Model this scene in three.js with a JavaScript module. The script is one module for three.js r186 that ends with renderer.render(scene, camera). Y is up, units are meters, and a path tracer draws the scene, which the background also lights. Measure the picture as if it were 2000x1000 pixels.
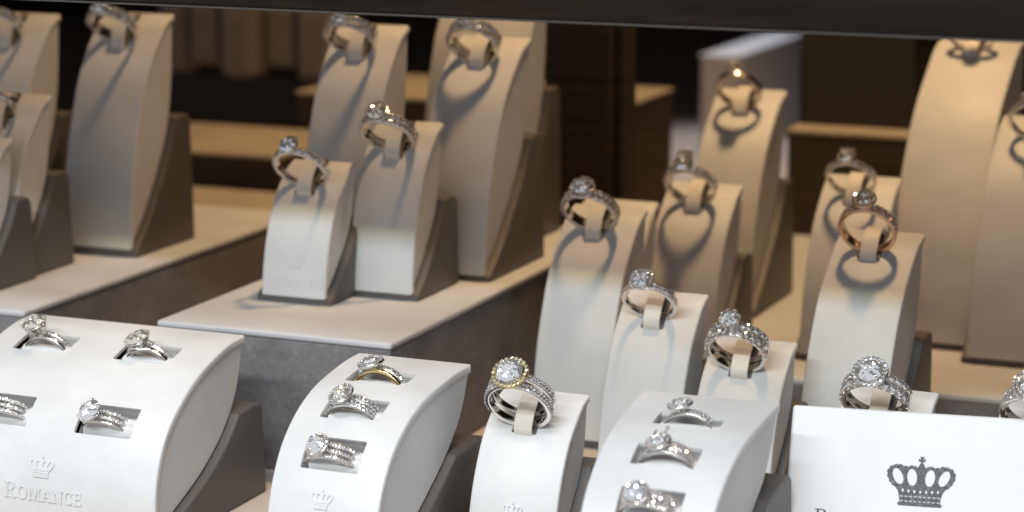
import * as THREE from 'three';
import { mergeGeometries, mergeVertices, toCreasedNormals } from 'three/addons/utils/BufferGeometryUtils.js';
import { ConvexGeometry } from 'three/addons/geometries/ConvexGeometry.js';
import { RoundedBoxGeometry } from 'three/addons/geometries/RoundedBoxGeometry.js';
import { FontLoader } from 'three/addons/loaders/FontLoader.js';
import { TextGeometry } from 'three/addons/geometries/TextGeometry.js';
import { ImprovedNoise } from 'three/addons/math/ImprovedNoise.js';
import { RectAreaLightUniformsLib } from 'three/addons/lights/RectAreaLightUniformsLib.js';
import { Brush, Evaluator, SUBTRACTION } from 'three-bvh-csg';

const MM = 1e-3;
const R = Math.PI / 180;
let seed = 20240611;
const rnd = () => { seed = (seed * 1664525 + 1013904223) >>> 0; return seed / 4294967296; };
const between = (a, b) => a + (b - a) * rnd();

// ---------------------------------------------------------------- camera, air, lamps, exposure
const scene = new THREE.Scene();
const camera = new THREE.PerspectiveCamera(2 * Math.atan(500 / 4670) / R, 2, 0.02, 20);
camera.position.set(0, 0.256, 0);
camera.up.set(0, 1, 0);
camera.lookAt(-Math.sin(22.8 * R) * Math.cos(11.381 * R), 0.256 - Math.sin(11.381 * R), -Math.cos(22.8 * R) * Math.cos(11.381 * R));
camera.focus = 0.805;
camera.userData.fStop = camera.getFocalLength() / 8.2;
scene.background = new THREE.Color().setRGB(0.47, 0.49, 0.535);

const renderer = new THREE.WebGLRenderer({ antialias: true });
renderer.setSize(1024, 512);
renderer.toneMapping = THREE.LinearToneMapping;
renderer.toneMappingExposure = 1;
renderer.shadowMap.enabled = true;
RectAreaLightUniformsLib.init();

// the warm spotlight in the ceiling of the window
const warmAt = [-0.262, 1.06, -1.04];
const warm = new THREE.SpotLight(new THREE.Color().setRGB(1, 0.64, 0.31), 3.1, 0, 0.50, 0.9, 2);
warm.position.set(...warmAt);
warm.target.position.set(-0.42, 0, -1.12);
warm.castShadow = true;
warm.shadow.radius = 2.2;
warm.shadow.mapSize.set(2048, 2048);
scene.add(warm, warm.target);
// the soft white ceiling panel over the front of the window
const panel = new THREE.RectAreaLight(new THREE.Color().setRGB(1, 0.90, 0.75), 1.0, 0.5, 0.22);
panel.position.set(-0.27, 0.95, -0.96);
panel.lookAt(-0.29, 0, -0.80);
scene.add(panel);
// the ceiling panel of the hall outside, in front of the window
const hall = new THREE.RectAreaLight(new THREE.Color().setRGB(0.93, 0.955, 1), 26, 0.6, 0.14);
hall.position.set(-0.22, 1.05, -0.02);
hall.lookAt(-0.3, 0.04, -0.68);
scene.add(hall);
// the long cool lamp outside the window, whose light passes below the dark transom
const coolAim = new THREE.Vector3(-0.3, 0.182, -0.675);
function coolStrip(h, below, color, intensity) {
  const l = new THREE.RectAreaLight(new THREE.Color().setRGB(...color), intensity, 1.3, h);
  l.position.set(-0.26, 0.182 + 0.80 + below, -0.675 + 1.2);
  l.lookAt(coolAim);
  scene.add(l);
  return l;
}
coolStrip(0.058, 0.012, [0.74, 0.83, 1.0], 60);
coolStrip(0.014, -0.026, [1.0, 0.98, 0.25], 62);
// the cool spotlight over the far white riser
const farLamp = new THREE.SpotLight(new THREE.Color().setRGB(0.86, 0.9, 1), 1.5, 0, 0.2, 0.6, 2);
farLamp.position.set(-0.52, 0.95, -1.75);
farLamp.target.position.set(-0.47, 0.05, -1.56);
farLamp.castShadow = true;
scene.add(farLamp, farLamp.target);

// ---------------------------------------------------------------- materials
const noise = new ImprovedNoise();
function noiseMap(n, f, srgb) {          // n x n DataTexture from f(x, y) in 0..1
  const d = new Uint8Array(n * n * 4);
  for (let j = 0; j < n; j++) for (let i = 0; i < n; i++) {
    const v = f(i / n, j / n), k = (j * n + i) * 4, c = Array.isArray(v) ? v : [v, v, v];
    for (let q = 0; q < 3; q++) d[k + q] = Math.max(0, Math.min(255, c[q] * 255));
    d[k + 3] = 255;
  }
  const t = new THREE.DataTexture(d, n, n);
  t.wrapS = t.wrapT = THREE.MirroredRepeatWrapping;
  t.magFilter = THREE.LinearFilter; t.minFilter = THREE.LinearFilter;
  if (srgb) t.colorSpace = THREE.SRGBColorSpace;
  t.needsUpdate = true;
  return t;
}
const fbm = (x, y, s, o = 4) => { let a = 0, w = 0.5; for (let k = 0; k < o; k++) { a += w * noise.noise(x * s, y * s, 3.7 + k); s *= 2.03; w *= 0.5; } return a; };
const grainTex = noiseMap(512, (x, y) => 0.5 + 0.9 * fbm(x, y, 60, 3));
grainTex.repeat.set(25, 25);             // 40 mm per repeat (uv in metres)
const weaveTex = noiseMap(256, (x, y) => { const a = x * 40 * Math.PI, b = y * 40 * Math.PI; return 0.5 + 0.32 * Math.sin(a + b) * Math.sin(a - b) + 0.4 * fbm(x, y, 20, 3); });
weaveTex.repeat.set(40, 40);
const suedeTex = noiseMap(512, (x, y) => { const v = 0.86 + 0.20 * fbm(x, y, 5, 5) + 0.16 * fbm(x, y, 60, 2); return [v, v * 0.995, v * 1.0]; }, true);
suedeTex.repeat.set(9, 9);
const woodTex = noiseMap(512, (x, y) => { const v = 0.72 + 0.35 * fbm(x * 1.2, y * 14, 5, 4) + 0.12 * fbm(x * 4, y * 60, 5, 2); return [v, v * 0.96, v * 0.92]; }, true);
woodTex.repeat.set(3, 3);
const smudgeTex = noiseMap(512, (x, y) => 0.93 + 0.10 * fbm(x, y, 4, 4), true);
smudgeTex.repeat.set(7, 7);

const std = (r, g, b, o = {}) => new THREE.MeshStandardMaterial({ color: new THREE.Color().setRGB(r, g, b), roughness: 0.6, ...o });
const phys = (r, g, b, o = {}) => new THREE.MeshPhysicalMaterial({ color: new THREE.Color().setRGB(r, g, b), ...o });
const M = {
  white: std(0.77, 0.765, 0.765, { roughness: 0.5, bumpMap: grainTex, bumpScale: 0.00006, map: smudgeTex }),
  side: std(0.76, 0.75, 0.745, { roughness: 0.55, bumpMap: grainTex, bumpScale: 0.00006, map: smudgeTex }),
  clip: std(0.74, 0.69, 0.62, { roughness: 0.42 }),
  leather: std(0.10, 0.093, 0.091, { roughness: 0.42, bumpMap: weaveTex, bumpScale: 0.00012 }),
  rim: std(0.17, 0.15, 0.14, { roughness: 0.36, bumpMap: weaveTex, bumpScale: 0.0001 }),
  suede: std(0.24, 0.23, 0.235, { roughness: 0.9, map: suedeTex }),
  top: std(0.60, 0.605, 0.635, { roughness: 0.85, map: smudgeTex }),
  floor: std(0.60, 0.52, 0.47, { roughness: 0.85, map: smudgeTex }),
  bar: phys(0.020, 0.0125, 0.008, { roughness: 0.7, specularIntensity: 0.25, map: woodTex }),
  wood: std(0.105, 0.072, 0.050, { roughness: 0.75, map: woodTex }),
  brown: std(0.075, 0.054, 0.039, { roughness: 0.7, map: woodTex }),
  black: std(0.030, 0.026, 0.022, { roughness: 0.6 }),
  taupe: std(0.36, 0.31, 0.27, { roughness: 0.9, map: suedeTex }),
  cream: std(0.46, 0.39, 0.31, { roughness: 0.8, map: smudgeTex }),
  card: std(0.71, 0.71, 0.72, { roughness: 0.55, bumpMap: grainTex, bumpScale: 0.00003 }),
  foil: std(0.09, 0.09, 0.094, { roughness: 0.4, metalness: 0.5, map: noiseMap(256, (x, y) => 0.62 + 1.3 * fbm(x, y, 22, 4), true) }),
  whiteGold: phys(0.80, 0.775, 0.74, { metalness: 1, roughness: 0.13 }),
  yellowGold: phys(0.80, 0.64, 0.32, { metalness: 1, roughness: 0.14 }),
  roseGold: phys(0.92, 0.66, 0.47, { metalness: 1, roughness: 0.15 }),
  darkSlot: std(0.10, 0.10, 0.095, { roughness: 0.7 }),
};
M.foil.map.repeat.set(2.5, 2.5);
const gemMaterial = (r, g, b, film) => phys(0.97 * r, 0.97 * g, 0.97 * b, { roughness: 0.015, metalness: 0.78, ior: 2.3, ...(film ? { iridescence: 0.7, iridescenceIOR: 1.6, iridescenceThicknessRange: [film, film] } : {}) });
M.diamond = gemMaterial(1, 1, 1);
M.lilac = gemMaterial(0.97, 0.94, 1, 330);
M.champagne = gemMaterial(1, 0.95, 0.84);
M.yellowStone = gemMaterial(1, 0.90, 0.60);
M.accent = phys(0.96, 0.955, 0.96, { metalness: 0.8, roughness: 0.02, ior: 2.3 });
M.pave = phys(0.95, 0.94, 0.95, { metalness: 0.75, roughness: 0.02, ior: 2.2 });
M.pavePink = phys(0.95, 0.86, 0.81, { metalness: 0.75, roughness: 0.04, ior: 2.2 });

// ---------------------------------------------------------------- helpers: geometry is written in millimetres
const taken = {};
const numbered = n => { const k = taken[n] = (taken[n] ?? -1) + 1; return k ? `${n}_${String(k).padStart(3, '0')}` : n; };
function mk(name, geo, material, parent) {
  geo.scale(MM, MM, MM);
  const o = new THREE.Mesh(geo, material);
  o.name = name; o.castShadow = o.receiveShadow = true;
  parent.add(o);
  return o;
}
function thing(name, label, category, [x, y, z], turn = 0, group) {
  const o = new THREE.Group(); o.name = numbered(name); scene.add(o);
  o.position.set(x * MM, y * MM, z * MM); o.rotation.y = turn * R;
  o.userData = { label, category };
  if (group) o.userData.group = group;
  return o;
}
const plain = g => { const q = g.index ? g.toNonIndexed() : g; for (const k of Object.keys(q.attributes)) if (!['position', 'normal', 'uv'].includes(k)) q.deleteAttribute(k); q.clearGroups(); return q; };
const join = list => mergeGeometries(list.map(plain));
const box = (x0, x1, y0, y1, z0, z1, r = 0.6) => {
  const g = new RoundedBoxGeometry(x1 - x0, y1 - y0, z1 - z0, 2, Math.min(r, (x1 - x0) / 2.1, (y1 - y0) / 2.1, (z1 - z0) / 2.1));
  metreUV(g);
  return g.translate((x0 + x1) / 2, (y0 + y1) / 2, (z0 + z1) / 2);
};
function metreUV(g, wrap) {                    // uv in metres from position along the two axes of each face
  const p = g.attributes.position, n = g.attributes.normal, uv = new Float32Array(p.count * 2);
  for (let i = 0; i < p.count; i++) {
    const a = Math.abs(n.getX(i)), b = Math.abs(n.getY(i)), c = Math.abs(n.getZ(i));
    const [u, v] = wrap ? (a > 0.8 ? [p.getZ(i), p.getY(i)] : [p.getX(i), p.getZ(i) - p.getY(i)]) : b >= a && b >= c ? [p.getX(i), p.getZ(i)] : a >= c ? [p.getZ(i), p.getY(i)] : [p.getX(i), p.getY(i)];
    uv[2 * i] = u * MM; uv[2 * i + 1] = v * MM;
  }
  g.setAttribute('uv', new THREE.BufferAttribute(uv, 2));
  return g;
}
// a closed outline of [z, y] points, extruded along x from x0 to x1 with a rounded edge
function slab(points, x0, x1, bevel, segments = 3) {
  const s = new THREE.Shape(points.map(([z, y]) => new THREE.Vector2(z, y)));
  let g = new THREE.ExtrudeGeometry(s, { depth: x1 - x0 - 2 * bevel, bevelEnabled: bevel > 0, bevelThickness: bevel, bevelSize: bevel, bevelOffset: -bevel, bevelSegments: segments, curveSegments: 4 });
  g.applyMatrix4(new THREE.Matrix4().set(0, 0, -1, x1 - bevel, 0, 1, 0, 0, 1, 0, 0, 0, 0, 0, 0, 1));
  g = toCreasedNormals(plain(g), 0.34);
  return metreUV(g, true);
}
// a smooth profile through [z, y] points, walked by arc length
class Profile {
  constructor(pts, n = 60) {
    const c = new THREE.CatmullRomCurve3(pts.map(([z, y]) => new THREE.Vector3(z, y, 0)), false, 'centripetal');
    this.p = c.getSpacedPoints(n).map(v => [v.x, v.y]);
    this.s = [0];
    for (let i = 1; i <= n; i++) this.s.push(this.s[i - 1] + Math.hypot(this.p[i][0] - this.p[i - 1][0], this.p[i][1] - this.p[i - 1][1]));
    this.length = this.s[n];
  }
  at(s) {                                // point, tangent (down the front) and normal (outwards)
    let i = 1; while (i < this.s.length - 1 && this.s[i] < s) i++;
    const t = (s - this.s[i - 1]) / (this.s[i] - this.s[i - 1]), a = this.p[i - 1], b = this.p[i];
    const e = this.p[Math.min(i + 1, this.p.length - 1)], f = this.p[Math.max(i - 2, 0)];
    let tz = e[0] - f[0], ty = e[1] - f[1]; const l = Math.hypot(tz, ty); tz /= l; ty /= l;
    return { z: a[0] + (b[0] - a[0]) * t, y: a[1] + (b[1] - a[1]) * t, tz, ty, nz: -ty, ny: tz };
  }
  inset(d) { return this.s.map((s, i) => { const q = this.at(s); return [this.p[i][0] - q.nz * d, this.p[i][1] - q.ny * d]; }); }
}
// local frame on a profile: x stays x, y becomes the outward normal, z the tangent down the front
function frameAt(profile, x, s, n = 0) {
  const q = profile.at(s);
  return new THREE.Matrix4().makeBasis(new THREE.Vector3(1, 0, 0), new THREE.Vector3(0, q.ny, q.nz), new THREE.Vector3(0, q.ty, q.tz))
    .setPosition(x, q.y + q.ny * n, q.z + q.nz * n);
}

// ---------------------------------------------------------------- crown emblem and lettering
function crownShapes() {                 // width 1, standing on y = 0
  const half = [[0.31, 0], [0.325, 0.035], [0.30, 0.05], [0.32, 0.2], [0.345, 0.245], [0.42, 0.32], [0.475, 0.41], [0.485, 0.5], [0.43, 0.575], [0.33, 0.6], [0.22, 0.575], [0.12, 0.59], [0.055, 0.575]];
  const c = new THREE.CatmullRomCurve3(half.map(([x, y]) => new THREE.Vector3(x, y, 0)), false, 'centripetal').getSpacedPoints(120);
  const out = c.map((p, i) => {
    const a = c[Math.max(0, i - 1)], b = c[Math.min(120, i + 1)], l = Math.hypot(b.x - a.x, b.y - a.y);
    const k = i > 38 && i < 118 ? 0.014 * Math.abs(Math.sin(i * 0.36)) : 0;
    return [p.x + (b.y - a.y) / l * k, p.y - (b.x - a.x) / l * k];
  });
  const cross = [[0.04, 0.6], [0.028, 0.63], [0.018, 0.645], [0.03, 0.668], [0.05, 0.66], [0.05, 0.71], [0.02, 0.7], [0.03, 0.745], [0, 0.735]];
  const right = [...out, ...cross];
  const outline = [...right, ...right.slice(0, -1).reverse().map(([x, y]) => [-x, y])];
  const s = new THREE.Shape(outline.map(([x, y]) => new THREE.Vector2(x, y)));
  const hole = (x, y, rx, ry, turn) => { const h = new THREE.Path(); h.absellipse(x, y, rx, ry, 0, Math.PI * 2, true, turn); s.holes.push(h); };
  for (const k of [-1, 1]) {
    hole(k * 0.13, 0.425, 0.07, 0.125, k * -0.1);
    hole(k * 0.335, 0.43, 0.068, 0.125, k * -0.42);
  }
  for (let k = -3; k <= 3; k++) hole(k * 0.085, 0.215 + 0.0015 * k * k, 0.016, 0.022, 0);
  for (let k = -4; k <= 4; k++) { hole(k * 0.068, 0.14, 0.024, 0.008, 0); hole(k * 0.066, 0.07, 0.022, 0.007, 0); }
  return s;
}
const font = await new FontLoader().loadAsync('fonts/droid/droid_serif_regular.typeface.json');
const letters = (text, size, depth) => {
  const g = new TextGeometry(text, { font, size, depth, curveSegments: 4, bevelEnabled: false });
  g.computeBoundingBox();
  return g.translate(-(g.boundingBox.min.x + g.boundingBox.max.x) / 2, 0, 0);
};
// small capitals: a large first letter, then smaller ones, centred
function smallCaps(first, rest, size, depth) {
  const a = new TextGeometry(first, { font, size: size * 1.3, depth, curveSegments: 4, bevelEnabled: false });
  const b = new TextGeometry(rest, { font, size, depth, curveSegments: 4, bevelEnabled: false });
  a.computeBoundingBox(); b.computeBoundingBox();
  b.translate(a.boundingBox.max.x + size * 0.16 - b.boundingBox.min.x, 0, 0);
  const g = join([a, b]); g.computeBoundingBox();
  return g.translate(-(g.boundingBox.min.x + g.boundingBox.max.x) / 2, 0, 0);
}
const crownGeo = (w, depth) => new THREE.ExtrudeGeometry(crownShapes(), { depth, bevelEnabled: false, curveSegments: 10 }).scale(w, w, 1);
function onProfile(g, profile, x0, s0) {   // wraps a flat relief onto the curved front
  const p = g.attributes.position;
  for (let i = 0; i < p.count; i++) {
    const q = profile.at(s0 - p.getY(i)), n = p.getZ(i) - 0.08;
    p.setXYZ(i, x0 + p.getX(i), q.y + q.ny * n, q.z + q.nz * n);
  }
  g.computeVertexNormals();
  return metreUV(g);
}

// ---------------------------------------------------------------- gems
function gemGeometry(kind, fine) {        // girdle radius 1 at y = 0, table up
  const pts = [], ring = (n, r, y, off = 0, ax = 1, az = 1, p = 2) => {
    for (let k = 0; k < n; k++) {
      const a = (k + off) / n * Math.PI * 2, c = Math.cos(a), s = Math.sin(a), q = Math.pow(Math.pow(Math.abs(c), p) + Math.pow(Math.abs(s), p), -1 / p);
      pts.push(new THREE.Vector3(r * c * q * ax, y, r * s * q * az));
    }
  };
  if (kind === 'round' || kind === 'cushion' || kind === 'oval') {
    const p = kind === 'cushion' ? 3.4 : 2, ax = kind === 'oval' ? 0.82 : 1, n = fine ? 8 : 6;
    ring(n, 0.56, 0.36, 0, ax, 1, p); 
    if (fine) ring(n, 0.80, 0.235, 0.5, ax, 1, p);
    ring(fine ? 2 * n : n, 1, 0.03, fine ? 0 : 0.5, ax, 1, p); 
    if (fine) { ring(2 * n, 1, -0.02, 0, ax, 1, p); ring(n, 0.62, -0.40, 0.5, ax, 1, p); }
    pts.push(new THREE.Vector3(0, -0.86, 0));
  } else if (kind === 'pear') {
    for (const [r, y] of [[0.56, 0.34], [0.8, 0.22], [1, 0.02], [0.55, -0.42]])
      for (let k = 0; k < 12; k++) { const a = k / 12 * Math.PI * 2, w = a === 0 ? 1.35 : 1; pts.push(new THREE.Vector3(r * Math.cos(a) * (Math.abs(a) < 0.1 ? 1.5 : 1), y, r * Math.sin(a) * 0.9 * (Math.cos(a) > 0.6 ? 0.85 : 1))); }
    pts.push(new THREE.Vector3(0, -0.85, 0));
  } else if (kind === 'emerald') {
    const oct = (w, d, c, y) => { for (const [sx, sz] of [[1, 1], [1, -1], [-1, 1], [-1, -1]]) pts.push(new THREE.Vector3(sx * w, y, sz * (d - c)), new THREE.Vector3(sx * (w - c), y, sz * d)); };
    oct(0.50, 0.78, 0.10, 0.30); oct(0.62, 0.95, 0.15, 0.20); oct(0.74, 1.08, 0.2, 0.02); oct(0.74, 1.08, 0.2, -0.03); oct(0.5, 0.8, 0.14, -0.4); oct(0.14, 0.42, 0.04, -0.72);
  }
  const g = new ConvexGeometry(pts);
  g.setAttribute('uv', new THREE.BufferAttribute(new Float32Array(g.attributes.position.count * 2), 2));
  return g;
}
// the cut face of a larger stone: many small facets that tilt every way, over a pointed pavilion
function brilliant(kind) {
  const p = kind === 'cushion' ? 3.4 : kind === 'emerald' ? 4.5 : 2, ax = kind === 'oval' ? 0.82 : kind === 'emerald' ? 0.72 : 1, az = kind === 'emerald' ? 1.06 : 1;
  const at = (r, a, y) => {
    const c = Math.cos(a), q = Math.sin(a), f = Math.pow(Math.pow(Math.abs(c), p) + Math.pow(Math.abs(q), p), -1 / p);
    const point = kind === 'pear' ? 1 + 0.42 * Math.pow(Math.max(0, c), 6) : 1;
    return [r * c * f * ax * point, y, r * q * f * az];
  };
  const N = 16, rings = [[0.17, 0.36, 0.05], [0.36, 0.37, -0.055], [0.56, 0.35, 0.05], [0.78, 0.245, -0.04], [1, 0.04, 0], [1, -0.03, 0], [0.62, -0.4, 0.03]];
  const pts = rings.map(([r, y, alt], i) => [...Array(N)].map((_, k) => at(r * (1 + between(-0.035, 0.035) * (i < 4)), (k + (i % 2) * 0.5) / N * Math.PI * 2, y + alt * (k % 2 ? 1 : -1) + between(-0.018, 0.018) * (i < 4))));
  const v = [], tri = (...t) => t.forEach(q => v.push(...q));
  const tip = [0, 0.33, 0], foot = [0, -0.85, 0];
  for (let k = 0; k < N; k++) {
    const n = (k + 1) % N;
    tri(tip, pts[0][n], pts[0][k]);
    for (let i = 0; i + 1 < pts.length; i++) {
      const A = pts[i], B = pts[i + 1];
      if (i % 2) tri(A[k], A[n], B[n], A[k], B[n], B[k]); else tri(A[k], A[n], B[k], A[n], B[n], B[k]);
    }
    tri(pts[6][k], pts[6][n], foot);
  }
  const g = new THREE.BufferGeometry();
  g.setAttribute('position', new THREE.Float32BufferAttribute(v, 3));
  g.setAttribute('uv', new THREE.BufferAttribute(new Float32Array(v.length / 3 * 2), 2));
  g.computeVertexNormals();
  return g;
}
const GEM = {};
const gem = (kind, fine) => (GEM[kind + fine] ??= gemGeometry(kind, fine)).clone();
const meleeAt = (r, m) => gem('round', false).rotateY(rnd() * 6).scale(r, r * 0.8, r).applyMatrix4(new THREE.Matrix4().makeRotationFromEuler(new THREE.Euler(between(-0.13, 0.13), 0, between(-0.13, 0.13)))).applyMatrix4(m);

// ---------------------------------------------------------------- rings: origin at the finger hole's centre, head up (+y), axis z
function bandGeo(ri, ro, w, z) {
  const e = Math.min(0.35, w * 0.25), h = w / 2;
  const p = [[ri, -h + e], [ri + 0.15, -h + 0.1], [ro - e, -h], [ro, -h + e], [ro + 0.12, 0], [ro, h - e], [ro - e, h], [ri + 0.15, h - 0.1], [ri, h - e], [ri - 0.05, 0], [ri, -h + e]];
  return new THREE.LatheGeometry(p.map(([r, y]) => new THREE.Vector2(r, y)), 72).rotateX(Math.PI / 2).translate(0, 0, z);
}
const onBand = (deg, ro, z) => new THREE.Matrix4().makeRotationZ(-deg * R).multiply(new THREE.Matrix4().makeTranslation(0, ro, z));
function tube(pts, r, n = 6) {
  const c = new THREE.CatmullRomCurve3(pts.map(p => new THREE.Vector3(...p)));
  return new THREE.TubeGeometry(c, 8, r, n, false);
}
function buildRing(root, o) {
  const { ro = 11.2, ri = ro - 1.5, metal = M.whiteGold, bands = [{ z: 0, w: 2 }], cut = 'round', cr = 3.2, hh = 3.2, stone = M.diamond, prongs = 6, halo = 0, haloMetal, haloStone, paveStone = M.pave, turn = 0, gallery = true } = o;
  const pave = [], beads = [];
  for (const b of bands) {
    const g = [bandGeo(ri, ro, b.w, b.z)];
    const band = mk('band', join(g), b.metal ?? metal, root);
    if (!b.stones) continue;
    const { r, rows = 1, from = 14, to = 88, single } = b.stones;
    const step = 2.12 * r / ro / R;
    for (let q = 0; q < rows; q++) {
      const z = b.z + (q - (rows - 1) / 2) * 2.02 * r;
      for (const side of [-1, 1]) for (let a = from + (q % 2) * step / 2; a <= to; a += step) {
        const m = onBand(side * a, ro + 0.22 * r + 0.1, z);
        if (single) mk('diamond', gem('round', true).scale(r, r * 0.85, r).applyMatrix4(m), M.accent, root);
        else pave.push(meleeAt(r, m));
        if (single || r > 0.75) for (const dz of [-1, 1]) beads.push(new THREE.SphereGeometry(0.24 * r, 6, 5).applyMatrix4(onBand(side * (a + step / 2), ro + 0.3 * r, z + dz * r * 0.75)));
        else if (q === 0 || rows > 1) beads.push(new THREE.SphereGeometry(0.25 * r, 5, 4).applyMatrix4(onBand(side * (a + step / 2), ro + 0.35 * r, z + r * 0.95)));
      }
      if (b.stones.scallop) for (const side of [-1, 1]) for (let a = from; a <= to; a += step) beads.push(new THREE.TorusGeometry(r * 0.85, 0.2, 5, 10, Math.PI).rotateZ(Math.PI).translate(0, 0.1, 0).applyMatrix4(onBand(side * a, ro + 0.1, b.z + b.w / 2)));
    }
  }
  // head
  if (cr > 0) {
    const y = ro + hh, turned = new THREE.Matrix4().makeRotationY(turn);
    const ax = cut === 'oval' ? 0.82 : cut === 'emerald' ? 0.74 : 1, az = cut === 'emerald' ? 1.08 : 1;
    mk('center_stone', brilliant(cut).scale(cr, cr, cr).applyMatrix4(turned).translate(0, y, 0), stone, root);
    const head = [];
    if (gallery) {
      const wall = new THREE.LatheGeometry([[cr * 0.42, ro - 0.5], [cr * 0.5, ro + 0.2], [cr * 0.66, y - cr * 0.55], [cr * 0.74, y - cr * 0.5], [cr * 0.62, y - cr * 0.62], [cr * 0.4, ro]].map(p => new THREE.Vector2(...p)), 24);
      head.push(wall);
      head.push(new THREE.TorusGeometry(cr * 0.84, 0.26, 6, 28).rotateX(Math.PI / 2).scale(ax, 1, az).applyMatrix4(turned).translate(0, y - cr * 0.28, 0));
    }
    for (let k = 0; k < prongs; k++) {
      const a = (k + 0.5) / prongs * Math.PI * 2 + turn, c = Math.cos(a), s = Math.sin(a), q = cut === 'cushion' || cut === 'emerald' ? 1.1 : 1;
      const at = (f, h) => [c * cr * f * ax * q, h, s * cr * f * az * q];
      head.push(tube([at(0.42, ro - 0.3), at(0.72, ro + hh * 0.45), at(1.03, y - 0.1), at(1.0, y + 0.45), at(0.86, y + cr * 0.22)], 0.24 + cr * 0.03));
      head.push(new THREE.SphereGeometry(0.34 + cr * 0.03, 8, 6).translate(...at(0.88, y + cr * 0.2)));
    }
    mk('setting', join(head), metal, root);
    if (halo) {
      const hr = o.haloR ?? 0.62, rings = [], set = [];
      for (let q = 0; q < halo; q++) {
        const rr = cr + 0.15 + hr * (1 + 2.05 * q), yy = y - 0.25 - 0.55 * q - (o.haloDrop ?? 0);
        const n = Math.round(Math.PI * 2 * rr / (2.1 * hr)), p = cut === 'cushion' ? 3.4 : 2;
        for (let k = 0; k < n; k++) {
          const a = k / n * Math.PI * 2, c = Math.cos(a), s = Math.sin(a), f = Math.pow(Math.pow(Math.abs(c), p) + Math.pow(Math.abs(s), p), -1 / p);
          const tilt = new THREE.Matrix4().makeRotationAxis(new THREE.Vector3(s, 0, -c), -0.25 - 0.3 * q);
          const m = new THREE.Matrix4().makeTranslation(rr * c * f * ax, yy, rr * s * f * az).multiply(tilt);
          set.push(meleeAt(hr, turned.clone().multiply(m)));
        }
        const path = new THREE.CatmullRomCurve3([...Array(40)].map((_, k) => { const a = k / 40 * Math.PI * 2, c = Math.cos(a), s = Math.sin(a), f = Math.pow(Math.pow(Math.abs(c), p) + Math.pow(Math.abs(s), p), -1 / p); return new THREE.Vector3(rr * c * f * ax, yy - 0.8, rr * s * f * az); }), true);
        rings.push(new THREE.TubeGeometry(path, 60, hr * 0.95, 7, true).applyMatrix4(turned));
      }
      const h = mk('halo', join(rings), haloMetal ?? metal, root);
      const st = mk('halo_stones', join(set), haloStone ?? paveStone, h);
      st.userData.kind = 'stuff';
    }
  }
  for (const f of o.extra ?? []) f(root, { ri, ro, metal, pave, beads, hh, cr });
  if (pave.length) mk('pave_stones', join(pave), paveStone, root).userData.kind = 'stuff';
  if (beads.length) mk('bead_prongs', join(beads), metal, root).userData.kind = 'stuff';
}
// places a ring on a stand's front: the ring is a thing of its own
const ringGroup = 'diamond rings shown in the window display';
function ringOn(standGroup, profile, x, s, n, label, o, { twist = 0, lean = 0, spin = 0 } = {}) {
  const root = new THREE.Group(); root.name = numbered('diamond_ring'); scene.add(root);
  root.userData = { label, category: 'ring', group: ringGroup };
  const m = frameAt(profile, x, s, n);
  m.setPosition(new THREE.Vector3().setFromMatrixPosition(m).multiplyScalar(MM));
  standGroup.updateMatrixWorld();
  const w = standGroup.matrixWorld.clone().multiply(m)
    .multiply(new THREE.Matrix4().makeRotationFromEuler(new THREE.Euler(lean * R, twist * R, spin * R)));
  w.decompose(root.position, root.quaternion, root.scale);
  buildRing(root, o);
  return root;
}

// ---------------------------------------------------------------- stands
const FZ = [0, 0.18, 0.326, 0.567, 0.734, 0.87, 0.961, 1], FY = [0, 0.038, 0.103, 0.242, 0.407, 0.60, 0.827, 1];
const BZ = [0.0, 0.03, 0.07, 0.19, 0.44, 0.76, 1], BY = [0.02, 0.17, 0.33, 0.52, 0.71, 0.90, 1];
function standBody(t, front, back, w, under, slotCut) {
  const h = -front.p[front.p.length - 1][1];
  const cover = [...front.p, ...front.inset(front.coverDepth).reverse()];
  let cg = slab(cover, -w, 0, 0.9);
  if (slotCut) cg = slotCut(cg);
  mk('cover', cg, M.white, t);
  const skin = front.inset(1.2), far = (p, q) => Math.hypot(p[0] - q[0], p[1] - q[1]) > 1.7;
  const lens = [...skin, ...back.filter(p => skin.every(q => far(p, q))).reverse()];
  let lg = slab(lens, -w + 0.8, -0.8, 0.5, 2);
  if (slotCut) lg = slotCut(lg);
  mk('cushion', lg, M.side, t);
  // grey leather cradle that follows the back of the cushion
  const zf = front.p[front.p.length - 1][0], k0 = back.findIndex(p => -p[1] > h * 0.44);
  const rest = back.slice(k0).map(([z, y]) => [z - 0.6, y - 0.4]);
  const base = [...rest, [zf - 0.5, -h - under], [-under * 0 - 9, -h - under], [-7.5, rest[0][1] - 1.5], [-5.5, rest[0][1] + 0.5], [-1.5, rest[0][1] + 1]];
  mk('cradle', slab(base.reverse(), -w - 2.6, 2.6, 1.3), M.leather, t);
}
const stands = {};
const singleGroup = 'single ring stands in the window';
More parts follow.
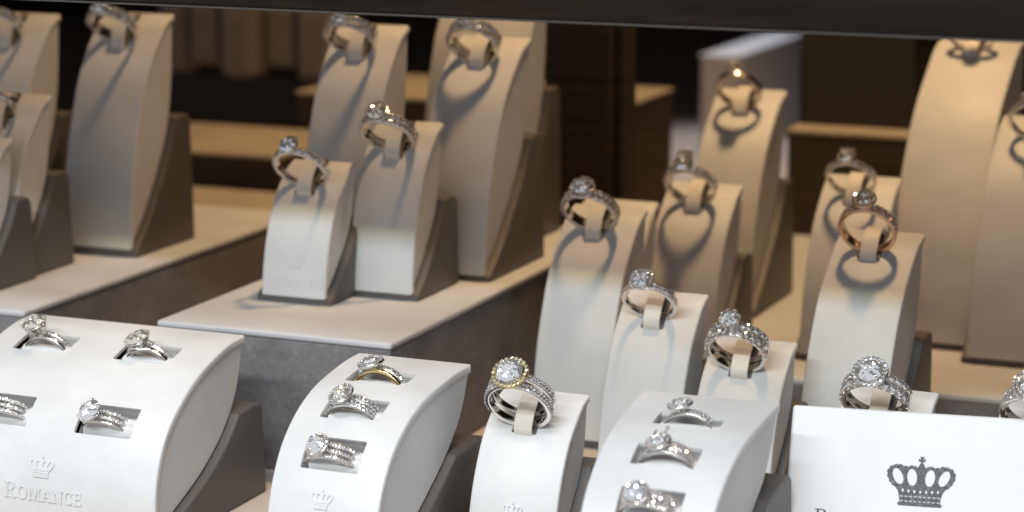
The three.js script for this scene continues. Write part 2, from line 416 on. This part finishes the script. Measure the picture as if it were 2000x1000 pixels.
function stand(key, label, X, tipY, Z, d, h, w, baseY, o = {}) {
  const t = thing('ring_stand', label, 'ring stand', [X, baseY, Z], o.yaw ?? 0, singleGroup);
  const top = tipY - baseY, up = ([z, y]) => [z, y + top];
  const front = new Profile(FZ.map((f, i) => [f * d, -FY[i] * h]));
  front.coverDepth = 2.6;
  const back = new THREE.CatmullRomCurve3(BZ.map((f, i) => new THREE.Vector3(f * d + (i ? 0 : 0.3), -BY[i] * h, 0)), false, 'centripetal').getSpacedPoints(30).map(v => [v.x, v.y]);
  const inner = new THREE.Group();       // shapes are laid out from the tip; moved up by the stand's height
  const before = t.children.length;
  standBody(t, front, back, w, Math.max(2, top - h));
  const cx = -w * (o.at ?? 0.54), sf = o.foot ?? 19;
  if (o.clip !== false) {
    const arch = [];
    const a = front.at(sf), b = front.at(sf - 6.5), c = front.at(sf - 13), d0 = front.at(sf - 16);
    const path = new THREE.CatmullRomCurve3([[a.z - a.nz * 1.5, a.y - a.ny * 1.5], [a.z + a.nz * 1, a.y + a.ny * 1], [b.z + b.nz * 3.9, b.y + b.ny * 3.9], [c.z + c.nz * 3.9, c.y + c.ny * 3.9], [d0.z - d0.nz, d0.y - d0.ny]].map(([z, y]) => new THREE.Vector3(z, y, 0)), false, 'centripetal').getSpacedPoints(24);
    const off = path.map((p, i) => { const q = path[Math.min(24, i + 1)], r = path[Math.max(0, i - 1)], l = Math.hypot(q.x - r.x, q.y - r.y); return [p.x + (q.y - r.y) / l * 0.9, p.y - (q.x - r.x) / l * 0.9]; });
    mk('ring_clip', slab([...path.map(p => [p.x, p.y]), ...off.reverse()], cx - 3.2, cx + 3.2, 0.25, 2), M.clip, t);
    const sl = front.at(sf - 9);
    const slit = new THREE.BoxGeometry(8.6, 0.5, 18).applyMatrix4(frameAt(front, cx, sf - 8.5, -0.12));
    mk('slit', metreUV(slit), M.darkSlot, t);
  }
  if (o.logo) logo(t, front, -w / 2, ...o.logo);
  for (let i = before; i < t.children.length; i++) t.children[i].position.y = top * MM;
  front.shift = top;
  stands[key] = { t, front, w, cx, sf, top };
  return t;
}
function logo(t, front, x, s, size, deep = 0.55) {
  mk('crown_emblem', onProfile(crownGeo(size * 10, deep), front, x, s), M.white, t);
  mk('lettering', onProfile(smallCaps('R', 'OMANCE', size * 4.3, deep), front, x + 1, s + size * 8.2), M.white, t);
}
function ringAt(key, label, o, pose = {}) {
  const { t, front, cx, sf } = stands[key];
  const g = ringOn(t, front, cx + (pose.dx ?? 0), sf - 5 + (pose.ds ?? 0), (o.ro ?? 9.9) - 0.6 + (pose.dn ?? 0), label, o, pose);
  g.position.y += stands[key].top * MM;
  return g;
}
// blocks with slots
function slotBlock(key, label, X, Z, w, h, frontPts, backPts, slots, o = {}) {
  const top = 60, t = thing('slot_ring_stand', label, 'ring stand', [X, 0, Z], o.yaw ?? 0, 'white slotted ring stands');
  const front = new Profile(frontPts, 90); front.coverDepth = 3;
  const back = new THREE.CatmullRomCurve3(backPts.map(p => new THREE.Vector3(...p, 0)), false, 'centripetal').getSpacedPoints(40).map(v => [v.x, v.y]);
  const depth = frontPts[frontPts.length - 1][0], wanted = slots;
  if (o.taper) slots = slots.map(([x, s]) => [x / (1 - o.taper * front.at(s).z / depth), s]);
  const ev = new Evaluator(); ev.attributes = ['position', 'normal', 'uv']; ev.useGroups = false;
  standBody(t, front, back, w, top - h, g => {
    let b = new Brush(mergeVertices(plain(g), 1e-4)); b.updateMatrixWorld();
    for (const [x, s] of slots) {
      const c = new Brush(new RoundedBoxGeometry(22.3, 18, 11.8, 3, 0.7).applyMatrix4(frameAt(front, x, s, 0)));
      c.updateMatrixWorld();
      b = ev.evaluate(b, c, SUBTRACTION); b.updateMatrixWorld();
    }
    return metreUV(plain(b.geometry), true);
  });
  for (const [x, s] of slots) {
    const roll = z => new THREE.CylinderGeometry(4.7, 4.7, 19.6, 28, 1).rotateZ(Math.PI / 2).translate(0.6, -5.9, z);
    mk('slot_pad', metreUV(plain(roll(0.7)).applyMatrix4(frameAt(front, x, s, 0))), M.side, t);
  }
  if (o.logo) logo(t, front, ...o.logo);
  if (o.taper) for (const c of t.children) {
    const p = c.geometry.attributes.position;
    for (let i = 0; i < p.count; i++) p.setX(i, p.getX(i) * (1 - o.taper * Math.max(0, p.getZ(i)) / (depth * MM)));
  }
  for (const c of t.children) c.position.y = top * MM;
  stands[key] = { t, front, w, top, slots: wanted };
}
function ringInSlot(key, k, label, o, pose = {}) {
  const { t, front, slots, top } = stands[key], [x, s] = slots[k];
  const g = ringOn(t, front, x + (pose.dx ?? 0), s + (pose.ds ?? 0), -6.7 + (pose.dn ?? 0), label, o, { spin: 14, ...pose });
  g.position.y += top * MM;
  return g;
}

// ---------------------------------------------------------------- the setting
function structure(name, geo, material) { const o = mk(name, geo, material, scene); o.userData.kind = 'structure'; return o; }
structure('floor', box(-1400, 400, -12, 0, -2300, -560, 0.5), M.floor);
structure('wall_back', box(-1700, 500, -12, 1149, -2340, -2305, 1), M.wood);
structure('ceiling', box(-1440, 500, 1150, 1170, -2300, -676, 1), M.wood);
structure('wall_right', box(420, 440, -12, 1149, -2300, -676, 1), M.wood);
structure('wall_left', box(-1440, -1405, -12, 1149, -2300, -676, 1), M.wood);

function transom() {
  const t = thing('window_transom', 'dark brown bar across the top of the shop window, above all the rings', 'window bar', [0, 182, -675]);
  mk('bar', box(-1400, 419, 0.8, 967, -22, 0, 0.5), M.bar, t);
  mk('edge_strip', box(-1400, 419, -0.1, 0.7, -21, -0.5, 0.3), std(0.05, 0.042, 0.036, { roughness: 0.6 }), t);
}
transom();

function riser(label, x0, x1, y1, z0, z1, o = {}) {
  const t = thing('display_riser', label, 'riser', [x0, 0, z0]);
  mk('riser_body', box(0, x1 - x0, 0, y1 - 2.6, z1 - z0, 0, 0.8), o.body ?? M.suede, t);
  mk('riser_top', box(-0.7, x1 - x0 + 0.7, y1 - 2.6, y1, z1 - z0 - 0.7, 0.7, 1.1), o.top ?? M.top, t);
  return t;
}
riser('grey suede riser with pale top under the middle group of tall stands', -465.7, -368.6, 53.4, -762.5, -1000);
riser('blurred grey riser with pale top under the left group of stands', -690, -522, 53.4, -756, -985);
riser('low dark grey riser with pale pinkish top under the right rear stands', -362, 40, 15, -916, -1240);
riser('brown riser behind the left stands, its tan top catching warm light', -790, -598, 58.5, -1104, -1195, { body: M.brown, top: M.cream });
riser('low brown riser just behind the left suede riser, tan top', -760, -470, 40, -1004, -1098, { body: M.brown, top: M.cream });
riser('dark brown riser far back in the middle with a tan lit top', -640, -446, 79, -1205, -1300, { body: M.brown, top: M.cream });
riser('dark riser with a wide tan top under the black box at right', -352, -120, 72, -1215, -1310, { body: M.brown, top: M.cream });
{
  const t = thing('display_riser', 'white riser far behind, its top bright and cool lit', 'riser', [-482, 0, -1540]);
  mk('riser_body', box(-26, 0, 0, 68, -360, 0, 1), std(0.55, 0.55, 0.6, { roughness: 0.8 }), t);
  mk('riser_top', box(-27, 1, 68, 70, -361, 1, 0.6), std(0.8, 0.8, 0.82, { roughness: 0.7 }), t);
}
{
  const t = thing('black_box', 'black box standing on the tan topped riser at right', 'box', [-352, 72, -1235]);
  mk('box_body', box(0, 62, 0, 60, -50, 0, 1.5), M.black, t);
  mk('box_lid', box(-1, 63, 60, 64, -51, 1, 1), M.black, t);
}
{
  const t = thing('cabinet_post', 'dark brown upright post between the middle and right stands', 'post', [-425, 0, -1050]);
  mk('post', box(0, 34, 0, 420, -30, 0, 1.5), M.wood, t);
  mk('post_trim', box(34.2, 39, 0, 420, -22, -4, 1), M.brown, t);
}
{
  const t = thing('draped_panel', 'blurred taupe draped panel behind the left stands', 'panel', [-816, 0, -1345]);
  const g = [];
  for (let k = 0; k < 5; k++) g.push(box(k * 26, k * 26 + 25, 66 + (k % 2) * 6, 330, -14 - (k % 2) * 10, (k % 3) * 6, 5));
  for (const q of g) mk('fold', q, M.taupe, t);
  mk('panel_back', box(-10, 140, 0, 66, -30, -16, 1), M.black, t);
}

// ---------------------------------------------------------------- single stands
stand('S1', 'smallest white stand on the grey suede riser, front lit white below', -418.5, 105.5, -837, 29, 49.5, 28, 53.4, { logo: [50, 0.86, 0.34], foot: 19 });
stand('S2', 'medium stand on the suede riser, right of the smallest one', -391, 120, -860, 31, 64, 28, 53.4, { foot: 20 });
stand('S3', 'tall beige lit stand behind the smallest stand on the suede riser', -429.7, 152.4, -911, 42, 96, 32, 53.4, { foot: 21 });
stand('S4', 'tall beige lit stand at the right end of the suede riser', -379.4, 148, -924, 51, 92, 32, 53.4, { foot: 21 });
stand('S5', 'wide beige stand hidden behind the tall stand at the suede riser end', -396, 168, -985, 40, 110, 46, 53.4, { clip: false });
stand('L1', 'tall blurred stand with dark cradle standing alone at left', -538.3, 153.9, -901.5, 41, 97, 34, 53.4, { foot: 21 });
stand('L2', 'tallest blurred stand in the cluster at the left picture edge', -594.6, 152, -898.7, 41, 96, 34, 53.4, { foot: 21 });
stand('L3', 'middle blurred stand of the cluster cut by the left edge', -556.9, 126, -833, 33, 70, 31, 53.4, { foot: 20 });
stand('L4', 'frontmost blurred stand at the left edge with grey cradle', -553.9, 112.6, -800, 30, 56, 31, 53.4, { foot: 19 });
stand('R0', 'beige stand half hidden at the right side of the suede riser', -326, 80, -935, 30, 62, 33, 15, { clip: false });
stand('R1', 'tall white stand left of the cushion ring, pearly lower front', -312.2, 87, -882, 46, 84, 31.5, 0);
stand('R2', 'medium white stand between the tall one and the two row ring', -268.2, 67, -826.5, 35, 64, 31, 0);
stand('R3', 'low white stand carrying the ring with two rows of large diamonds', -232.4, 53, -822, 33, 50, 31, 0, { foot: 20 });
stand('R4', 'tall white stand carrying the rose gold ring', -200.8, 85, -883, 60, 82, 32, 0, { foot: 20 });
stand('R5', 'beige lit stand carrying the emerald cut ring', -297.3, 85, -961.6, 40, 67, 32, 15);
stand('R6', 'tall beige stand behind the emerald cut ring', -309.8, 112, -1067, 54, 94, 32, 15, { foot: 20 });
stand('R7', 'beige stand just behind the rose gold ring stand', -235.4, 88, -988, 42, 70, 32, 15);
stand('R8', 'tallest beige stand at right rear, top hidden by the dark bar', -203.5, 140, -1085, 98, 122, 38, 15, { foot: 24 });
stand('R9', 'tall beige stand cut by the right picture edge', -163, 112, -1027, 60, 94, 38, 15, { foot: 22 });
stand('R10', 'white stand seen as a sliver at the right picture edge', -123, 64, -862, 33, 61, 31, 0);
stand('F1', 'small front white stand carrying the yellow gold halo ring', -275.6, 53, -722.7, 33, 50, 31, 0, { foot: 20, logo: [49.5, 0.72] });
stand('F2', 'white stand behind the crown card, only its top showing', -168.7, 53, -770.6, 33, 50, 31, 0, { foot: 20 });
stand('F3', 'white stand behind the crown card at the right edge', -116.5, 53, -774, 33, 50, 31, 0, { foot: 20 });

// ---------------------------------------------------------------- slotted blocks
slotBlock('L', 'wide white stand with four ring slots in two rows', -409.5, -728.6, 90, 56,
  [[0, 0], [11, -0.7], [23.2, -3.6], [34.5, -7.6], [44.2, -13.1], [52, -19], [57.6, -25.5], [62.0, -34.5], [64, -44], [64.5, -56]],
  [[0.3, -1.7], [5.7, -18.6], [14, -29.9], [29.7, -41.4], [47.5, -49.5], [64.0, -56]],
  [[-68, 24], [-26, 24], [-66.5, 58.6], [-24.5, 58.6]], { logo: [-45.5, 81.2, 1.0] });
slotBlock('M', 'narrow white stand with three ring slots, left of the yellow halo ring', -317.7, -720.5, 43, 57,
  [[0, 0], [10, 0.1], [19, -0.5], [39, -3.2], [53, -8.5], [63, -15.5], [69, -23], [73, -31], [76, -42], [77, -57]],
  [[0.3, -1.7], [4.8, -11.7], [10, -18.8], [21, -28], [32.5, -35], [41.4, -40], [60, -49], [76.5, -57]],
  [[-22.5, 24.2], [-20.7, 48], [-20.2, 68]], { logo: [-22.3, 86.5, 0.86], taper: 0.10 });
slotBlock('N', 'narrow white stand with three ring slots, beside the crown card', -206.5, -711.7, 46, 57,
  [[0, 0], [17, -0.3], [40, -1.6], [55, -4.6], [67, -9.5], [76, -15.5], [82, -24], [86, -40], [87, -57]],
  [[0.3, -1.7], [6.6, -11.7], [15.5, -20.5], [28.5, -27.5], [45, -36], [62, -44], [86.5, -57]],
  [[-22, 27.5], [-21, 55], [-20, 77]], { yaw: 2, taper: 0.14 });

// ---------------------------------------------------------------- the leaning card with the crown
{
  const t = thing('display_card', 'white card with a dark printed crown leaning at lower right', 'card', [-205.2, 0, -734.4 + 25], 9);
  const w = 96, L = 62, card = new THREE.Group();
  const lean = new THREE.Matrix4().makeRotationX(-27 * R);
  mk('card_panel', box(0, w, 0, L - 2, -5, 0, 1.2).applyMatrix4(lean), M.card, t);
  const put = (g, x, y) => g.translate(x, y, 0.02).applyMatrix4(lean);
  mk('crown_print', put(crownGeo(22, 0.05), 43, 29), M.foil, t);
  mk('script_print', put(letters('Romance Collection', 5.2, 0.05), 43.5, 20.9), M.foil, t);
  mk('card_strut', box(w / 2 - 10, w / 2 + 10, 0, 2, -40, -6, 0.8), M.leather, t);
}

// ---------------------------------------------------------------- rings on the single stands
const pv = (z, w, r, rows = 1, from = 14, to = 88) => ({ z, w, stones: { r, rows, from, to } });
ringAt('S1', 'ring with lilac glinting round stone on the smallest suede riser stand', { bands: [pv(0, 3.0, 1.2, 1, 16, 130)], cr: 3.9, hh: 3.8, stone: M.lilac, prongs: 4 });
ringAt('S2', 'halo ring with paved shank on the medium suede riser stand', { bands: [pv(-1.1, 2.4, 1.05, 1, 16, 130), pv(1.3, 2.4, 1.05, 1, 18, 130)], cr: 3.6, hh: 4.0, halo: 1, stone: M.champagne, paveStone: M.pavePink });
ringAt('S3', 'double band ring on the tall stand behind the lilac ring', { bands: [pv(-1.6, 2.9, 1.1), pv(1.6, 2.9, 1.1)], cr: 3.4, hh: 3.4 });
ringAt('S4', 'double band ring cut by the bar on the tall stand at the suede riser end', { bands: [pv(-1.7, 2.9, 1.1), pv(1.7, 2.9, 1.1)], cr: 3.4, hh: 3.4 });
ringAt('L1', 'blurred ring on the lone tall stand at left', { bands: [pv(0, 4.8, 1.1, 2)], cr: 3.4, hh: 3.4 });
ringAt('L2', 'blurred ring at the top left corner', { bands: [pv(0, 4.8, 1.1, 2)], cr: 3.4, hh: 3.4 });
ringAt('L3', 'blurred ring at the left edge on the middle cluster stand', { bands: [pv(0, 2.6, 0.8)], cr: 3.2, hh: 3.2 });
ringAt('R1', 'paved ring with large pinkish round stone on the tall white stand', { bands: [pv(0, 4.6, 1.1, 2, 10, 150)], cr: 3.9, hh: 4.2, stone: M.lilac, halo: 1, haloR: 0.6, haloDrop: 0.9, paveStone: M.pavePink, ro: 11.2 });
ringAt('R2', 'cushion halo ring with tapered shoulders on the medium white stand', { ro: 10.5, bands: [{ z: -0.9, w: 1.1 }, pv(0.5, 2.0, 0.8, 1, 14, 66)], cut: 'cushion', cr: 3.3, hh: 3.4, stone: M.lilac, halo: 1, haloR: 0.45, prongs: 4 });
ringAt('R3', 'wide ring with two rows of large round diamonds and a raised solitaire', { ro: 11.1, bands: [{ z: -1.9, w: 3.0, stones: { r: 1.45, from: 14, to: 86, single: true } }, { z: 1.6, w: 3.2, stones: { r: 1.35, from: 0.001, to: 90, single: true, scallop: true } }], cr: 3.7, hh: 5.8, prongs: 8 });
ringAt('R4', 'rose gold halo ring with paved shank', { ro: 11.0, metal: M.roseGold, bands: [pv(0, 4.2, 0.72, 3, 8, 84)], cr: 3.5, hh: 4.4, halo: 1, haloR: 0.55, paveStone: M.pavePink });
ringAt('R5', 'ring with large rectangular emerald cut stone on thin double band', { ro: 11.3, bands: [pv(-1.0, 1.9, 0.85, 1, 14, 80), pv(1.1, 1.8, 0.8, 1, 14, 80)], cut: 'emerald', cr: 5.0, hh: 5.2, prongs: 4, stone: M.diamond });
ringAt('R6', 'plain band ring with small dim halo on the tall beige stand', { ro: 10.8, bands: [{ z: 0, w: 3.4 }], cr: 3.2, hh: 3.6, halo: 1, stone: M.champagne, metal: phys(0.66, 0.56, 0.47, { metalness: 1, roughness: 0.22 }) });
ringAt('R7', 'ring with square pronged stone behind the rose gold ring', { ro: 10.8, bands: [pv(0, 3.0, 1.1, 1, 12, 84)], cut: 'cushion', cr: 3.6, hh: 4.2, prongs: 4, stone: M.champagne });
ringAt('R8', 'ring mostly hidden by the dark bar at right rear', { bands: [pv(0, 3, 0.9)], cr: 3.6, hh: 3.4 });
ringAt('R9', 'paved ring cut by the right edge on the tall beige stand', { bands: [pv(0, 3.2, 0.9)], cr: 3.6, hh: 3.4, halo: 1 });
ringAt('F1', 'split shank ring with round diamond in a yellow gold halo', { ro: 11.4, bands: [pv(-2.0, 2.4, 0.62, 2, 8, 84), pv(1.9, 2.8, 0.66, 2, 0.01, 110)], cr: 4.6, hh: 4.6, halo: 1, haloR: 0.8, haloMetal: M.yellowGold, haloStone: M.yellowStone, haloDrop: 0.7, prongs: 4 });
ringAt('F2', 'wide ring of large clustered diamonds above the crown card', { ro: 11.2, bands: [{ z: -1.9, w: 3.0, stones: { r: 1.4, from: 16, to: 88, single: true } }, { z: 1.6, w: 3.0, stones: { r: 1.3, from: 12, to: 88, single: true, scallop: true } }], cr: 4.4, hh: 3.8, halo: 1, haloR: 0.8, prongs: 4 });
ringAt('F3', 'large paved halo ring cut by the right edge above the card', { ro: 11.4, bands: [pv(-1.5, 2.4, 0.6, 2, 8), pv(1.6, 2.6, 0.6, 2, 4)], cr: 4.2, hh: 3.6, halo: 2, haloR: 0.6, paveStone: M.pavePink });

// ---------------------------------------------------------------- rings in the slots
ringInSlot('L', 0, 'raised six prong solitaire in the upper left slot of the wide stand', { ri: 8.4, ro: 9.7, bands: [{ z: 1.2, w: 1.8 }, pv(-1.4, 1.7, 0.7, 1, 10, 80)], cr: 4.5, hh: 4.8, prongs: 6, stone: M.champagne }, { dn: 0.5 });
ringInSlot('L', 1, 'heavy sculpted solitaire in the upper right slot of the wide stand', {
  ri: 8.4, ro: 9.9, bands: [{ z: 0.8, w: 2.2 }, pv(-1.3, 1.8, 0.6, 1, 16, 80)], cr: 4.5, hh: 3.4, prongs: 4, stone: M.champagne,
  extra: [(root, { metal }) => { const g = []; for (const k of [-1, 1]) { g.push(tube([[-4.2 * k, 9.4, 2.4], [-2, 11.2, 3.3], [2, 10.0, 3.3], [5.2 * k, 8.9, 2.0]], 0.5)); g.push(tube([[4.2 * k, 8.9, -2], [2.6 * k, 11.2, -1], [3.2 * k, 12.4, 1.8], [1.4 * k, 10, 3.2]], 0.45)); } mk('ribbon', join(g), metal, root); }] }, { dn: -0.2 });
ringInSlot('L', 2, 'paved band pair at the left edge, lower slot of the wide stand', { ri: 8.4, ro: 9.8, bands: [pv(-1.9, 1.8, 0.72, 1, 8), pv(0.2, 1.8, 0.72, 1, 8), pv(2.2, 1.8, 0.72, 1, 2)], cr: 2.6, hh: 2.6, prongs: 4, metal: M.whiteGold, stone: M.champagne }, { dn: 0.2 });
ringInSlot('L', 3, 'round solitaire with paved bands above the embossed crown', { ri: 8.4, ro: 9.8, bands: [pv(-1.8, 1.7, 0.66, 1, 12), pv(0.4, 1.7, 0.66, 1, 12), { z: 2.2, w: 1.2 }], cr: 4.4, hh: 3.0, prongs: 6 }, { dn: 0, dx: -1.5 });
ringInSlot('M', 0, 'halo ring with yellow gold inner band in the top slot of the narrow left stand', { ri: 8.4, ro: 9.9, bands: [{ z: 1.0, w: 2.0, metal: M.yellowGold }, pv(-1.4, 2.6, 1.0, 1, 14)], cr: 3.2, hh: 2.8, halo: 1, haloR: 0.7 }, { dn: 0, dx: -0.5 });
ringInSlot('M', 1, 'tilted oval halo ring in the middle slot of the narrow left stand', { ri: 8.4, ro: 9.9, bands: [pv(-1.7, 2.8, 0.68, 2, 12), pv(1.5, 2.6, 0.68, 2, 12)], cut: 'oval', cr: 3.9, hh: 3.0, halo: 1, haloR: 0.55, stone: M.champagne }, { dn: 0.3, dx: -1 });
ringInSlot('M', 2, 'pear halo ring with curved bands in the lowest slot above the small crown', { ri: 8.4, ro: 9.8, bands: [pv(-1.7, 1.9, 0.55, 1, 12), pv(0.5, 1.9, 0.55, 1, 10), pv(2.6, 1.7, 0.55, 1, 2)], cut: 'pear', cr: 3.0, hh: 2.8, halo: 1, haloR: 0.5, prongs: 5, paveStone: M.pavePink, turn: -1.2 }, { dn: 0.2, dx: -1 });
ringInSlot('N', 0, 'tall round cluster ring in the top slot of the stand beside the card', { ri: 8.4, ro: 9.8, bands: [pv(0, 3.4, 0.8, 2, 12)], cr: 2.8, hh: 3.2, halo: 1, haloR: 0.65, metal: M.whiteGold }, { dn: -0.2 });
ringInSlot('N', 1, 'swirling paved ring in the middle slot beside the card', {
  ri: 8.4, ro: 9.8, bands: [pv(-1.6, 2.8, 0.7, 2, 10), pv(1.8, 2.6, 0.7, 2, 6)], cr: 2.9, hh: 2.4, halo: 1, haloR: 0.6, paveStone: M.pavePink, metal: M.whiteGold,
  extra: [(root, { pave }) => { for (let k = 0; k < 16; k++) { const a = k / 16 * 4.4 - 0.6; pave.push(meleeAt(0.6, new THREE.Matrix4().makeTranslation(Math.cos(a) * 2.2 + 0.6, 13.6 - k * 0.05, -3.4 + Math.sin(a) * 2.2))); } }] }, { dn: 0.2, dx: 0.5 });
ringInSlot('N', 2, 'wide paved halo ring in the lowest slot at the picture bottom', { ri: 8.4, ro: 9.8, bands: [pv(-1.8, 2.8, 0.7, 2, 10), pv(1.4, 2.8, 0.7, 2, 4)], cr: 3.2, hh: 2.8, halo: 1, haloR: 0.55, paveStone: M.pavePink, stone: M.lilac }, { dn: 0.4, dx: -0.5 });

renderer.render(scene, camera);
